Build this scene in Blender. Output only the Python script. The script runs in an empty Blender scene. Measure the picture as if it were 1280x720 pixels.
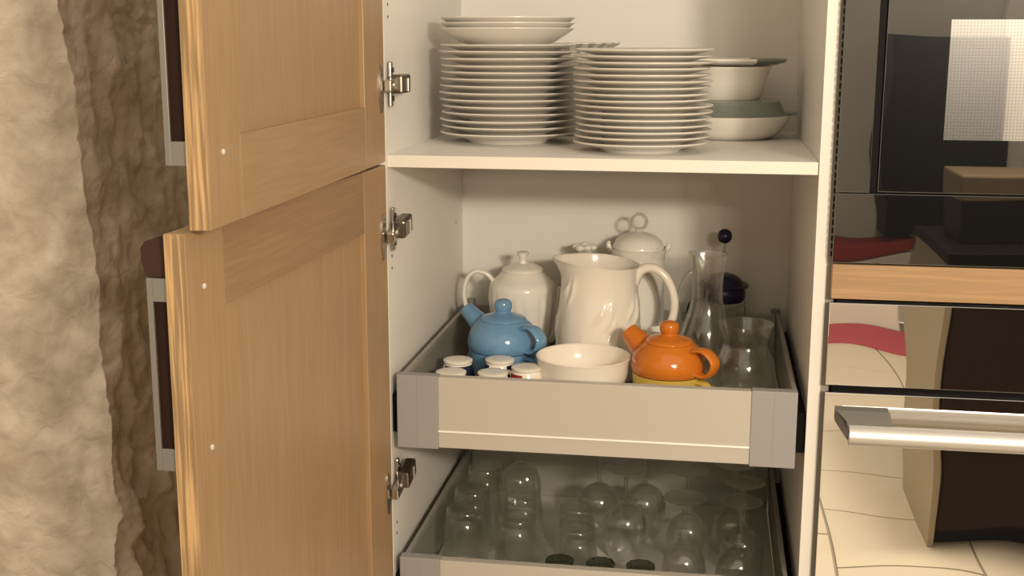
import bpy, bmesh, math, random
from mathutils import Vector, noise, Matrix
random.seed(7)
PI = math.pi
SC = bpy.context.scene
COL = SC.collection

# ---------------------------------------------------------------- camera
cd = bpy.data.cameras.new('camera'); cam = bpy.data.objects.new('camera', cd); COL.objects.link(cam)
cam.location = (.4296, -1.6047, .1580)
cam.rotation_euler = (math.radians(78.418), math.radians(-.076), math.radians(9.194))
cd.sensor_width = 36; cd.lens = 36 * 1545.34 / 1280; cd.clip_start = .02; cd.clip_end = 60
SC.camera = cam
# ---------------------------------------------------------------- world and lamps
w = bpy.data.worlds.new('world'); SC.world = w; w.use_nodes = True
w.node_tree.nodes['Background'].inputs[0].default_value = (1.0, .87, .69, 1)
w.node_tree.nodes['Background'].inputs[1].default_value = 1.12
def lamp(loc, power, rad, col=(1, .865, .68)):
    l = bpy.data.lights.new('lamp', 'POINT'); l.energy = power; l.shadow_soft_size = rad; l.color = col
    o = bpy.data.objects.new('lamp', l); COL.objects.link(o); o.location = loc
lamp((1.24, -2.06, .46), 98, .085)
lamp((1.05, -2.16, .44), 17, .04)
lamp((1.36, -2.06, .44), 17, .04)
lamp((.92, -2.24, .50), 9, .03)
lamp((1.12, -2.10, .28), 7, .02)
lamp((1.30, -2.04, .24), 7, .02)
lamp((.98, -2.18, .46), 7, .02)
SC.view_settings.view_transform = 'Standard'; SC.view_settings.look = 'None'
SC.view_settings.exposure = 0; SC.view_settings.gamma = 1; SC.view_settings.use_curve_mapping = False
SC.cycles.max_bounces = 14; SC.cycles.transmission_bounces = 14; SC.cycles.glossy_bounces = 6
SC.cycles.diffuse_bounces = 4; SC.cycles.transparent_max_bounces = 16
SC.cycles.caustics_refractive = True; SC.cycles.caustics_reflective = False
SC.cycles.blur_glossy = .5; SC.cycles.use_denoising = True; SC.cycles.sample_clamp_indirect = 4

# ---------------------------------------------------------------- materials
def mat(name, col, rough=.5, metal=0, spec=.5, coat=0, trans=0, ior=1.45, bump=0, bscale=200, var=0, vscale=6):
    m = bpy.data.materials.new(name); m.use_nodes = True; nt = m.node_tree; b = nt.nodes['Principled BSDF']
    b.inputs['Base Color'].default_value = (*col, 1); b.inputs['Roughness'].default_value = rough
    b.inputs['Metallic'].default_value = metal; b.inputs['Specular IOR Level'].default_value = spec
    b.inputs['Coat Weight'].default_value = coat; b.inputs['Coat Roughness'].default_value = .05
    b.inputs['Transmission Weight'].default_value = trans; b.inputs['IOR'].default_value = ior
    if bump or var:
        tc = nt.nodes.new('ShaderNodeTexCoord'); n = nt.nodes.new('ShaderNodeTexNoise')
        nt.links.new(tc.outputs['Object'], n.inputs['Vector'])
        if bump:
            n.inputs['Scale'].default_value = bscale; n.inputs['Detail'].default_value = 4
            bp = nt.nodes.new('ShaderNodeBump'); bp.inputs['Strength'].default_value = bump; bp.inputs['Distance'].default_value = .002
            nt.links.new(n.outputs[0], bp.inputs['Height']); nt.links.new(bp.outputs[0], b.inputs['Normal'])
        if var:
            n2 = nt.nodes.new('ShaderNodeTexNoise'); n2.inputs['Scale'].default_value = vscale; n2.inputs['Detail'].default_value = 5
            nt.links.new(tc.outputs['Object'], n2.inputs['Vector'])
            mx = nt.nodes.new('ShaderNodeMix'); mx.data_type = 'RGBA'
            mx.inputs['A'].default_value = (*[c * (1 - var) for c in col], 1); mx.inputs['B'].default_value = (*[min(1, c * (1 + var)) for c in col], 1)
            nt.links.new(n2.outputs[0], mx.inputs['Factor']); nt.links.new(mx.outputs['Result'], b.inputs['Base Color'])
    return m
def wood(name, dark, light, axis='Z', streak=1.0, rough=.5, fine=1.0):
    m = bpy.data.materials.new(name); m.use_nodes = True; nt = m.node_tree; b = nt.nodes['Principled BSDF']
    L = nt.links.new; N = nt.nodes.new
    tc = N('ShaderNodeTexCoord'); mp = N('ShaderNodeMapping'); L(tc.outputs['Object'], mp.inputs['Vector'])
    s = [26, 26, 26]; s['XYZ'.index(axis)] = 1.6; mp.inputs['Scale'].default_value = s
    n1 = N('ShaderNodeTexNoise'); n1.inputs['Scale'].default_value = 1.2; n1.inputs['Detail'].default_value = 5; n1.inputs['Distortion'].default_value = .6
    L(mp.outputs[0], n1.inputs['Vector'])
    mp2 = N('ShaderNodeMapping'); L(tc.outputs['Object'], mp2.inputs['Vector'])
    s2 = [260 * fine, 260 * fine, 260 * fine]; s2['XYZ'.index(axis)] = 9; mp2.inputs['Scale'].default_value = s2
    n2 = N('ShaderNodeTexNoise'); n2.inputs['Scale'].default_value = 1.0; n2.inputs['Detail'].default_value = 3
    L(mp2.outputs[0], n2.inputs['Vector'])
    cr = N('ShaderNodeValToRGB'); cr.color_ramp.elements[0].position = .42; cr.color_ramp.elements[1].position = .62
    cr.color_ramp.elements[0].color = (0, 0, 0, 1); cr.color_ramp.elements[1].color = (1, 1, 1, 1)
    L(n2.outputs[0], cr.inputs[0])
    mx = N('ShaderNodeMix'); mx.data_type = 'RGBA'; mx.inputs['A'].default_value = (*dark, 1); mx.inputs['B'].default_value = (*light, 1)
    L(n1.outputs[0], mx.inputs['Factor'])
    mx2 = N('ShaderNodeMix'); mx2.data_type = 'RGBA'; mx2.blend_type = 'MULTIPLY'; mx2.inputs['Factor'].default_value = .35 * streak
    L(mx.outputs['Result'], mx2.inputs['A']); L(cr.outputs[0], mx2.inputs['B']); L(mx2.outputs['Result'], b.inputs['Base Color'])
    b.inputs['Roughness'].default_value = rough
    bp = N('ShaderNodeBump'); bp.inputs['Strength'].default_value = .12; bp.inputs['Distance'].default_value = .001
    L(n2.outputs[0], bp.inputs['Height']); L(bp.outputs[0], b.inputs['Normal'])
    return m
def mirror_glass(name, tint, rough=.01, base=(.004, .004, .004)):
    m = bpy.data.materials.new(name); m.use_nodes = True; nt = m.node_tree; b = nt.nodes['Principled BSDF']
    b.inputs['Base Color'].default_value = (*base, 1); b.inputs['Roughness'].default_value = .3; b.inputs['Specular IOR Level'].default_value = .05
    g = nt.nodes.new('ShaderNodeBsdfGlossy'); g.inputs['Color'].default_value = (*tint, 1); g.inputs['Roughness'].default_value = rough
    a = nt.nodes.new('ShaderNodeAddShader'); out = nt.nodes['Material Output']
    tc = nt.nodes.new('ShaderNodeTexCoord'); n = nt.nodes.new('ShaderNodeTexNoise'); n.inputs['Scale'].default_value = 7; n.inputs['Detail'].default_value = 0
    bp = nt.nodes.new('ShaderNodeBump'); bp.inputs['Strength'].default_value = .25; bp.inputs['Distance'].default_value = .004
    nt.links.new(tc.outputs['Object'], n.inputs['Vector']); nt.links.new(n.outputs[0], bp.inputs['Height']); nt.links.new(bp.outputs[0], g.inputs['Normal'])
    nt.links.new(b.outputs[0], a.inputs[0]); nt.links.new(g.outputs[0], a.inputs[1]); nt.links.new(a.outputs[0], out.inputs['Surface'])
    return m
M = {}
M['melamine'] = mat('white_melamine', (.80, .775, .73), .42, bump=.08, bscale=900)
M['edge'] = mat('melamine_edge', (.80, .76, .69), .35)
M['greyside'] = mat('grey_side', (.30, .27, .23), .5)
M['oak_end'] = wood('oak_end', (.46, .28, .12), (.54, .345, .165), 'Z', 1.5, .45, 1.1)
M['oak'] = wood('oak', (.345, .215, .110), (.395, .255, .138), 'Z', .3, .42)
M['oak_rail_plain'] = wood('oak_rail_plain', (.335, .208, .105), (.385, .248, .133), 'Y', .3, .42)
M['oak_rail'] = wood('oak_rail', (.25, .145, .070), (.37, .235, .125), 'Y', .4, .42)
M['oak_x'] = wood('oak_fascia', (.36, .21, .095), (.45, .28, .14), 'X', .5, .45)
M['nickel'] = mat('nickel', (.52, .48, .42), .22, 1)
M['nickel_dark'] = mat('dark_nickel', (.20, .18, .15), .3, 1)
M['alu'] = mat('brushed_alu', (.70, .67, .64), .48, 1)
M['satin'] = mat('satin_metal', (.27, .255, .225), .38, .7)
M['brown'] = mat('dark_brown', (.020, .009, .006), .5, spec=.15)
M['ceramic'] = mat('white_ceramic', (.84, .80, .72), .16, spec=.6)
M['cream'] = mat('cream_ceramic', (.88, .82, .72), .16, spec=.6)
M['plate'] = mat('plate_ceramic', (.74, .71, .66), .20)
M['blue'] = mat('blue_glaze', (.155, .31, .50), .12, spec=.6, var=.08, vscale=60)
M['orange'] = mat('orange_glaze', (.62, .18, .018), .12, spec=.6, var=.06, vscale=60)
M['yellow'] = mat('yellow_glaze', (.60, .42, .08), .15, spec=.6)
M['navy'] = mat('navy_print', (.012, .014, .05), .2)
M['red'] = mat('red_print', (.30, .02, .02), .2)
M['browndec'] = mat('brown_floral', (.12, .055, .035), .4)
M['navyp'] = mat('navy_plastic', (.012, .012, .035), .25)
M['drawer_beige'] = mat('drawer_beige', (.49, .452, .395), .28, bump=.03, bscale=600)
M['drawer_line'] = mat('drawer_highlight_strip', (.95, .93, .88), .3)  # near-white colour stands in for light caught on the drawer front's chamfer
M['grey'] = mat('grey_plastic', (.305, .295, .29), .55)
M['rail'] = mat('grey_metal', (.36, .34, .30), .4, .3)
M['dfloor'] = mat('drawer_floor', (.72, .70, .64), .5)
M['darkside'] = mat('dark_side', (.24, .23, .20), .35)
M['black'] = mat('black', (.006, .005, .005), .5, spec=.08)
def glassmat(name, col, mixf, tint=(.985, .985, .975)):
    m = bpy.data.materials.new(name); m.use_nodes = True; nt = m.node_tree; N = nt.nodes.new; L = nt.links.new
    nt.nodes.remove(nt.nodes['Principled BSDF']); out = nt.nodes['Material Output']
    g = N('ShaderNodeBsdfGlass'); g.inputs['Color'].default_value = (*col, 1); g.inputs['IOR'].default_value = 1.46; g.inputs['Roughness'].default_value = 0
    t = N('ShaderNodeBsdfTransparent'); t.inputs['Color'].default_value = (*tint, 1)
    gl = N('ShaderNodeBsdfGlossy'); gl.inputs['Roughness'].default_value = .09; gl.inputs['Color'].default_value = (1, 1, 1, 1)
    lw = N('ShaderNodeLayerWeight'); lw.inputs['Blend'].default_value = .5
    pw = N('ShaderNodeMath'); pw.operation = 'POWER'; pw.inputs[1].default_value = 2.8; L(lw.outputs['Facing'], pw.inputs[0])
    fr = N('ShaderNodeMath'); fr.operation = 'MULTIPLY_ADD'; fr.inputs[1].default_value = .85; fr.inputs[2].default_value = .06; L(pw.outputs[0], fr.inputs[0])
    a = N('ShaderNodeMixShader'); L(fr.outputs[0], a.inputs[0]); L(t.outputs[0], a.inputs[1]); L(gl.outputs[0], a.inputs[2])
    b_ = N('ShaderNodeMixShader'); b_.inputs[0].default_value = mixf; L(a.outputs[0], b_.inputs[1]); L(g.outputs[0], b_.inputs[2]); L(b_.outputs[0], out.inputs['Surface'])
    return m
M['glass'] = glassmat('clear_glass', (.98, .985, .97), .20, (.978, .98, .97))
M['glass2'] = glassmat('smoky_glass', (.55, .58, .52), .75, (.7, .72, .68))
M['greenglass'] = mat('greenish_glass', (.34, .37, .32), .10, trans=.45, ior=1.48)
M['oven'] = mirror_glass('oven_glass', (.80, .78, .74))
M['micro'] = mirror_glass('microwave_glass', (.20, .195, .185))
M['rust'] = mat('stained_glaze', (.46, .42, .34), .4, var=.5, vscale=90)

# perforated screen behind the microwave glass
def perforated():
    m = bpy.data.materials.new('perforated_screen'); m.use_nodes = True; nt = m.node_tree; b = nt.nodes['Principled BSDF']
    tc = nt.nodes.new('ShaderNodeTexCoord'); v = nt.nodes.new('ShaderNodeTexVoronoi'); v.inputs['Scale'].default_value = 260; v.inputs['Randomness'].default_value = 0
    nt.links.new(tc.outputs['Object'], v.inputs['Vector'])
    cr = nt.nodes.new('ShaderNodeValToRGB'); cr.color_ramp.elements[0].position = .3; cr.color_ramp.elements[1].position = .42
    cr.color_ramp.elements[0].color = (.06, .06, .06, 1); cr.color_ramp.elements[1].color = (.17, .165, .16, 1)
    nt.links.new(v.outputs['Distance'], cr.inputs[0]); nt.links.new(cr.outputs[0], b.inputs['Base Color'])
    b.inputs['Roughness'].default_value = .3; b.inputs['Metallic'].default_value = .35
    g = nt.nodes.new('ShaderNodeBsdfGlossy'); g.inputs['Color'].default_value = (.42, .41, .40, 1); g.inputs['Roughness'].default_value = .02
    mx = nt.nodes.new('ShaderNodeMix'); mx.data_type = 'RGBA'; mx.inputs['A'].default_value = (.42, .41, .40, 1); mx.inputs['B'].default_value = (.62, .61, .59, 1)
    nt.links.new(cr.outputs[0], mx.inputs['Factor']); nt.links.new(mx.outputs['Result'], g.inputs['Color'])
    cr.color_ramp.elements[1].color = (1, 1, 1, 1); cr.color_ramp.elements[0].color = (0, 0, 0, 1)
    mb_ = nt.nodes.new('ShaderNodeMix'); mb_.data_type = 'RGBA'; mb_.inputs['A'].default_value = (.05, .05, .05, 1); mb_.inputs['B'].default_value = (.085, .082, .08, 1)
    nt.links.new(cr.outputs[0], mb_.inputs['Factor']); nt.links.new(mb_.outputs['Result'], b.inputs['Base Color'])
    a = nt.nodes.new('ShaderNodeAddShader'); nt.links.new(b.outputs[0], a.inputs[0]); nt.links.new(g.outputs[0], a.inputs[1])
    nt.links.new(a.outputs[0], nt.nodes['Material Output'].inputs['Surface'])
    return m
M['screen'] = perforated()

# ---------------------------------------------------------------- mesh helpers
class MB:
    def __init__(s): s.v = []; s.f = []; s.m = []; s.flat = set()
    def add(s, vs, fs, mi=0):
        o = len(s.v); s.v += [tuple(p) for p in vs]
        for f in fs: s.f.append([i + o for i in f]); s.m.append(mi)
        return s
    def box(s, x0, x1, y0, y1, z0, z1, bev=0, mi=0):
        bm = bmesh.new(); bmesh.ops.create_cube(bm, size=1)
        for v in bm.verts:
            v.co = Vector(((x0 + x1) / 2 + v.co.x * (x1 - x0), (y0 + y1) / 2 + v.co.y * (y1 - y0), (z0 + z1) / 2 + v.co.z * (z1 - z0)))
        if bev: bmesh.ops.bevel(bm, geom=bm.edges[:], offset=bev, segments=2, affect='EDGES', profile=.5)
        bm.verts.index_update(); k0 = len(s.f); s.add([v.co.copy() for v in bm.verts], [[v.index for v in f.verts] for f in bm.faces], mi); s.flat.update(range(k0, len(s.f))); bm.free(); return s
    def lathe(s, prof, n=48, mod=None, c=(0, 0, 0), mi=0, mfun=None, sx=1, sy=1):
        # prof: list of (r, z); r == 0 closes the end
        rows = []; base = len(s.v)
        for (r, z) in prof:
            if r <= 1e-6: s.v.append((c[0], c[1], c[2] + z)); rows.append([len(s.v) - 1])
            else:
                row = []
                for i in range(n):
                    t = 2 * PI * i / n; rr = r * (mod(t, z, r) if mod else 1)
                    s.v.append((c[0] + rr * math.cos(t) * sx, c[1] + rr * math.sin(t) * sy, c[2] + z)); row.append(len(s.v) - 1)
                rows.append(row)
        for k, (a, b) in enumerate(zip(rows, rows[1:])):
            for i in range(n):
                j = (i + 1) % n
                if len(a) == 1 and len(b) == 1: continue
                if len(a) == 1: f = [a[0], b[j], b[i]]
                elif len(b) == 1: f = [a[i], a[j], b[0]]
                else: f = [a[i], a[j], b[j], b[i]]
                s.f.append(f); s.m.append(mfun(2 * PI * (i + .5) / n, (prof[k][1] + prof[k + 1][1]) / 2, k) if mfun else mi)
        return s
    def tube(s, pts, rad, n=14, closed=False, flat=1.0, up=None, mi=0):
        # rad number or list; flat scales the cross section along the second axis
        P = [Vector(p) for p in pts]; m = len(P); R_ = rad if isinstance(rad, (list, tuple)) else [rad] * m
        ref = Vector(up) if up else None; rows = []; prev = None
        for i in range(m):
            a = P[(i - 1) % m] if (closed or i > 0) else P[i]; b = P[(i + 1) % m] if (closed or i < m - 1) else P[i]
            t = (b - a).normalized()
            if ref is None:
                ref = Vector((0, 0, 1)) if abs(t.z) < .9 else Vector((1, 0, 0))
            u = (prev if (prev is not None and not up) else ref); u = (u - t * u.dot(t)).normalized(); prev = u; v = t.cross(u)
            row = []
            for k in range(n):
                an = 2 * PI * k / n; q = P[i] + (u * math.cos(an) * flat + v * math.sin(an)) * R_[i]
                s.v.append(tuple(q)); row.append(len(s.v) - 1)
            rows.append(row)
        seq = list(zip(rows, rows[1:])) + ([(rows[-1], rows[0])] if closed else [])
        for a, b in seq:
            for k in range(n):
                j = (k + 1) % n; s.f.append([a[k], a[j], b[j], b[k]]); s.m.append(mi)
        if not closed:
            s.f.append(rows[0][::-1]); s.m.append(mi); s.f.append(rows[-1][:]); s.m.append(mi)
        return s
    def build(s, name, mats, parent=None, loc=(0, 0, 0), rot=(0, 0, 0), smooth=40):
        me = bpy.data.meshes.new(name); me.from_pydata(s.v, [], s.f); me.update()
        if not isinstance(mats, (list, tuple)): mats = [mats]
        for m in mats: me.materials.append(m)
        if len(mats) > 1: me.polygons.foreach_set('material_index', s.m)
        allflat = len(s.flat) == len(s.f)
        bm = bmesh.new(); bm.from_mesh(me)
        if not s.flat: bmesh.ops.remove_doubles(bm, verts=bm.verts, dist=1e-6)
        bmesh.ops.recalc_face_normals(bm, faces=bm.faces); bm.to_mesh(me); bm.free()
        if smooth and not allflat:
            me.polygons.foreach_set('use_smooth', [i not in s.flat for i in range(len(me.polygons))]); me.set_sharp_from_angle(angle=math.radians(smooth))
        o = bpy.data.objects.new(name, me); COL.objects.link(o); o.location = loc; o.rotation_euler = rot
        if parent is not None: o.parent = parent
        return o
def box(name, m, parent, x0, x1, y0, y1, z0, z1, bev=0.0):
    return MB().box(x0, x1, y0, y1, z0, z1, bev).build(name, m, parent, smooth=30)
def thing(name, label, cat, loc=(0, 0, 0), rz=0, group=None):
    o = bpy.data.objects.new(name, None); COL.objects.link(o); o.location = loc; o.rotation_euler = (0, 0, rz); o.empty_display_size = .03
    o['label'] = label; o['category'] = cat
    if group: o['group'] = group
    return o
def tag(o, label, cat, group=None):
    o['label'] = label; o['category'] = cat
    if group: o['group'] = group
    return o
def dup(root, loc, rz, label, group=None):
    r = root.copy(); COL.objects.link(r); r.location = loc; r.rotation_euler = (0, 0, rz); r['label'] = label
    if group: r['group'] = group
    for ch in list(root.children):
        c = ch.copy(); COL.objects.link(c); c.parent = r
        for g in list(ch.children):
            d = g.copy(); COL.objects.link(d); d.parent = c
    return r
def struct(o): o['kind'] = 'structure'; return o
def spline(pts, n=8):
    P = [Vector(p) for p in pts]; out = []
    for i in range(len(P) - 1):
        a = P[max(i - 1, 0)]; b = P[i]; c = P[i + 1]; d = P[min(i + 2, len(P) - 1)]
        for k in range(n):
            t = k / n; out.append(.5 * ((2 * b) + (c - a) * t + (2 * a - 5 * b + 4 * c - d) * t * t + (3 * b - a - 3 * c + d) * t ** 3))
    out.append(P[-1]); return out
def smoothprof(pts, n=5):
    lo_ = min(z for r, z in pts)
    return [(max(p.x, 0), max(p.y, lo_)) for p in spline([(r, z, 0) for r, z in pts], n)]

# ================================================================ STRUCTURE
# rough plastered stone pier on the left: front face, rugged corner, return running back beside the cabinet
edge_pts = [(.25, -.352), (.19, -.345), (.10, -.332), (.03, -.333), (-.02, -.328), (-.09, -.322), (-.15, -.317), (-.21, -.322), (-.27, -.318), (-.34, -.312), (-.39, -.318), (-.45, -.306), (-.49, -.322), (-.56, -.318), (-.70, -.312)]
def corner_x(z):
    return corner_base(z) + .0045 * noise.noise(Vector((3, 7, z * 42))) + .004 * noise.noise(Vector((9, 1, z * 17))) + .0030 * noise.noise(Vector((4, 4, z * 105)))
def corner_base(z):
    if z >= edge_pts[0][0]: return edge_pts[0][1]
    for (za, xa), (zb, xb) in zip(edge_pts, edge_pts[1:]):
        if zb <= z <= za: return xa + (xb - xa) * (z - za) / (zb - za)
    return edge_pts[-1][1]
def stone_wall():
    z0, z1 = -.95, .55; nz = 330; front = 150; ret = 150
    V = []; F = []
    cols = []
    for i in range(front + 1): cols.append(('f', (i / front)))
    for i in range(1, ret + 1): cols.append(('r', i / ret))
    for k in range(nz + 1):
        z = z0 + (z1 - z0) * k / nz; cxx = corner_x(z); cx = corner_base(z); dc = cxx - cx
        for kind, t in cols:
            if kind == 'f':
                tt = 1 - (1 - t) ** 1.6; x = -1.0 + (cx + 1.0) * tt; d = (cx - x); x += dc * math.exp(-d / .012); y = -.20
                wgt = min(1, d / .02)
                p = Vector((x, y, z))
                h = .007 * noise.fractal(p * 6, 1.0, 2.2, 3) + .0080 * (.35 - abs(noise.noise(p * 12))) * (.6 + noise.noise(p * 4)) + .0040 * noise.noise(p * 28) + .0020 * noise.noise(p * 65)
                lump = noise.noise(Vector((x * 10, 3, z * 13))); h += (.016 * max(0, lump) + .006 * noise.noise(Vector((x * 32, 3, z * 40)))) * math.exp(-d / .07)
                nrm = Vector((.5 * (1 - wgt), -1, 0)).normalized()
            else:
                # return face, running back and easing towards the cabinet
                yy = -.20 + .42 * t; x = cx + dc * math.exp(-t * 14) + .012 * math.sin(t * 2.2) + .02 * t; y = yy; p = Vector((x, y, z))
                rough = 1.0 if t < .55 else max(.25, 1 - (t - .55) * 2.2)
                rg = 1 - abs(noise.fractal(Vector((y * 16, 5, z * 7.5)), 1.0, 2.1, 3))
                h = rough * (.020 * noise.noise(Vector((y * 13, 5, z * 6 + y * 8))) + .014 * (.4 - abs(noise.noise(Vector((y * 22 + z * 6, 1, z * 9))))) + .009 * noise.noise(Vector((y * 42, 2, z * 22))) + .0028 * noise.noise(p * 80))
                low = max(0, min(1, (-.15 - z) / .25)); h *= .75 + .75 * low
                nrm = Vector((1, -.25, 0)).normalized(); e = min(1, t / .06); h = h * e
            q = Vector((x, y, z)) + nrm * h; V.append(tuple(q))
        # the niche wall behind the doors
        V.append((corner_x(z) + .05, .235, z)); V.append((-.02, .24, z))
    nc = len(cols) + 2
    for k in range(nz):
        for i in range(nc - 1):
            a = k * nc + i; F.append([a, a + 1, a + nc + 1, a + nc])
    me = bpy.data.meshes.new('wall_left'); me.from_pydata(V, [], F); me.update()
    me.polygons.foreach_set('use_smooth', [True] * len(me.polygons))
    o = bpy.data.objects.new('wall_left', me); COL.objects.link(o); return o
m = bpy.data.materials.new('plastered_stone'); m.use_nodes = True; nt = m.node_tree; b = nt.nodes['Principled BSDF']; b.inputs['Roughness'].default_value = .9
tc = nt.nodes.new('ShaderNodeTexCoord'); n1 = nt.nodes.new('ShaderNodeTexNoise'); n1.inputs['Scale'].default_value = 16; n1.inputs['Detail'].default_value = 9; n1.inputs['Distortion'].default_value = .5
n2 = nt.nodes.new('ShaderNodeTexNoise'); n2.inputs['Scale'].default_value = 130; n2.inputs['Detail'].default_value = 5
nt.links.new(tc.outputs['Object'], n1.inputs['Vector']); nt.links.new(tc.outputs['Object'], n2.inputs['Vector'])
cr = nt.nodes.new('ShaderNodeValToRGB'); e = cr.color_ramp.elements; e[0].position = .3; e[0].color = (.36, .295, .22, 1); e[1].position = .70; e[1].color = (.56, .485, .39, 1)
nt.links.new(n1.outputs[0], cr.inputs[0]); nt.links.new(cr.outputs[0], b.inputs['Base Color'])
bp = nt.nodes.new('ShaderNodeBump'); bp.inputs['Strength'].default_value = .5; bp.inputs['Distance'].default_value = .002
n3 = nt.nodes.new('ShaderNodeTexNoise'); n3.inputs['Scale'].default_value = 34; n3.inputs['Detail'].default_value = 6; n3.inputs['Distortion'].default_value = .7
nt.links.new(tc.outputs['Object'], n3.inputs['Vector']); b3 = nt.nodes.new('ShaderNodeBump'); b3.inputs['Strength'].default_value = .55; b3.inputs['Distance'].default_value = .012
nt.links.new(n3.outputs[0], b3.inputs['Height']); nt.links.new(b3.outputs[0], bp.inputs['Normal'])
nt.links.new(n2.outputs[0], bp.inputs['Height']); nt.links.new(bp.outputs[0], b.inputs['Normal'])
sw = stone_wall(); sw.data.materials.append(m); struct(sw)

FZ = -1.35
def tile_mat():
    m = mat('floor_tile', (.62, .55, .44), .35, var=.08, vscale=3); return m
fl = struct(box('floor', mat('floor_grout', (.30, .26, .20), .8), None, -2.4, 3.2, -5.3, .62, FZ - .06, FZ - .004))
tm = tile_mat(); tile0 = None
for i in range(-2, 8):
    for j in range(0, 13):
        x = i * .42; y = -5.25 + j * .42 + (.21 if i % 2 else 0)
        if x + .42 > 3.2 or y + .42 > -.1 or x < .2: continue
        if tile0 is None:
            tile0 = MB().box(0, .412, 0, .412, -.004, .002, .001).build('tile', tm, fl); tile0.location = (x, y, FZ)
        else:
            t = tile0.copy(); COL.objects.link(t); t.location = (x, y, FZ)
struct(box('wall_back', mat('kitchen_plaster', (.58, .54, .48), .8), None, -2.4, 3.2, -5.36, -5.3, FZ, 1.6))
struct(box('wall_right', mat('kitchen_plaster_side', (.46, .41, .33), .8), None, 3.2, 3.26, -5.3, .62, FZ, 1.6))
struct(box('wall_niche', mat('niche_plaster', (.42, .37, .30), .9), None, -.9, 3.2, .56, .62, FZ, 1.6))

# ================================================================ TALL CABINET
ZT, ZB = .62, FZ + .02
cab = thing('tall_cabinet', 'open white tall kitchen cabinet with two oak doors swung out to the left', 'cabinet', (0, 0, 0))
DEP = .51
box('side_panel', M['melamine'], cab, -.016, 0, .0, DEP + .016, ZB, ZT, .0006)
sp = box('side_panel', M['melamine'], cab, .564, .5795, .0, DEP + .016, ZB, ZT, .0006)
box('edge_strip', M['edge'], cab, .5640, .5795, -.0012, 0.0, ZB, ZT)
box('edge_strip', M['edge'], cab, -.016, 0, -.0012, 0.0, ZB, ZT)
box('back_panel', M['melamine'], cab, 0, .564, DEP, DEP + .008, ZB, ZT)
sh = box('shelf', M['melamine'], cab, .0006, .5634, .0046, DEP, -.016, 0)
box('edge_strip', M['edge'], sh, .0006, .5634, .0034, .0046, -.016, 0)
box('top_panel', M['melamine'], cab, 0, .564, 0, DEP, ZT - .016, ZT)
box('bottom_panel', M['melamine'], cab, 0, .564, 0, DEP, -.90, -.884)
box('plinth', M['black'], cab, 0, .564, .03, .05, ZB, -.90)
# little shelf-pin holes
for (y, z) in ((.020, -.140), (.019, -.157), (.0185, -.544), (.4514, -.157), (.021, .197), (.021, .181), (.020, -.528)):
    MB().tube([(-.001, y, z), (.0003, y, z)], .0022, 10).build('pin_hole', M['black'], cab)

def make_door(zlo, zhi, ang, rail_at, seams, grip_ranges, pads):
    # local frame: inner face x = 0, thickness towards -x, free end at y = -.597
    T = .0195; L = .597
    st_h = .0955; st_f = .078; rh = .077
    d = MB().box(-.0145, -.0065, -L + st_f - .006, -st_h + .006, zlo + .02, zhi - .02).build('door', M['oak'], cab, (.003, -.015, 0), (0, 0, ang))
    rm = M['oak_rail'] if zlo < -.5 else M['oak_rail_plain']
    for (ya, yb) in ((-L, -L + st_f), (-st_h, 0)):
        s_ = MB().box(-T, 0, ya, yb, zlo, zhi, .0012).build('stile', M['oak'], d)
        if ya == -L:
            MB().box(-T + .0004, -.0004, -L - .0007, -L, zlo + .0005, zhi - .0005).build('edge_band', M['oak_end'], d)
    for (za, zb) in ((zlo, zlo + rh), (zhi - rh, zhi)):
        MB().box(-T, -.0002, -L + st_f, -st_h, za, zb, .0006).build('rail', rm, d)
    for z in pads:
        mb = MB().lathe([(0, 0), (.0030, 0), (.0030, .0008), (.0018, .0022), (0, .0026)], 16)
        mb.build('bumper_pad', M['clearpad'], d, (0, -L + .034, z), (0, PI / 2, 0))
    return d
M['clearpad'] = mat('clear_pad', (.80, .78, .74), .12, .6)
A1 = math.asin(.0052 / .597); A2 = -math.asin(.020 / .597)
up = make_door(-.0075, .60, A1, 0, 0, 0, (.0573,))
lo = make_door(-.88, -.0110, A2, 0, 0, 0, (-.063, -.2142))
up['label'] = 'upper oak door'; lo['label'] = 'lower oak door'
# wide frame handles on the outer face near the free end, seen edge-on
def handle(d, z0, z1, cap_top=False):
    L = .597; xo = -.0195
    mb = MB()
    mb.box(xo - .0205, xo - .0150, -L + .004, -L + .026, z0, z1, .0006)             # outer strip
    mb.box(xo - .0150, xo, -L + .004, -L + .026, z0, z0 + .021, .0006)
    mb.box(xo - .0150, xo, -L + .004, -L + .026, z1 - .021, z1, .0006)
    h = mb.build('handle', M['satin'], d)
    MB().box(xo - .0150, xo, -L + .0065, -L + .024, z0 + .021, z1 - .021).build('handle_recess', M['brown'], d)
    if cap_top:
        pts = [(-.002, z1 + .0006), (-.022, z1 + .0006), (-.0262, z1 + .014), (-.0262, z1 + .026), (-.022, z1 + .032), (-.010, z1 + .036), (-.002, z1 + .037)]
        n = len(pts); vs = [(xo + x, y, z) for y in (-L + .008, -L + .040) for x, z in pts]
        fs = [list(range(n))[::-1], list(range(n, 2 * n))] + [[i, (i + 1) % n, n + (i + 1) % n, n + i] for i in range(n)]
        MB().add(vs, fs).build('handle_grip', mat('reddish_brown', (.045, .021, .014), .5, spec=.2), d, smooth=50)
handle(up, .0475, .40)
handle(lo, -.229, -.0515, True)
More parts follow.
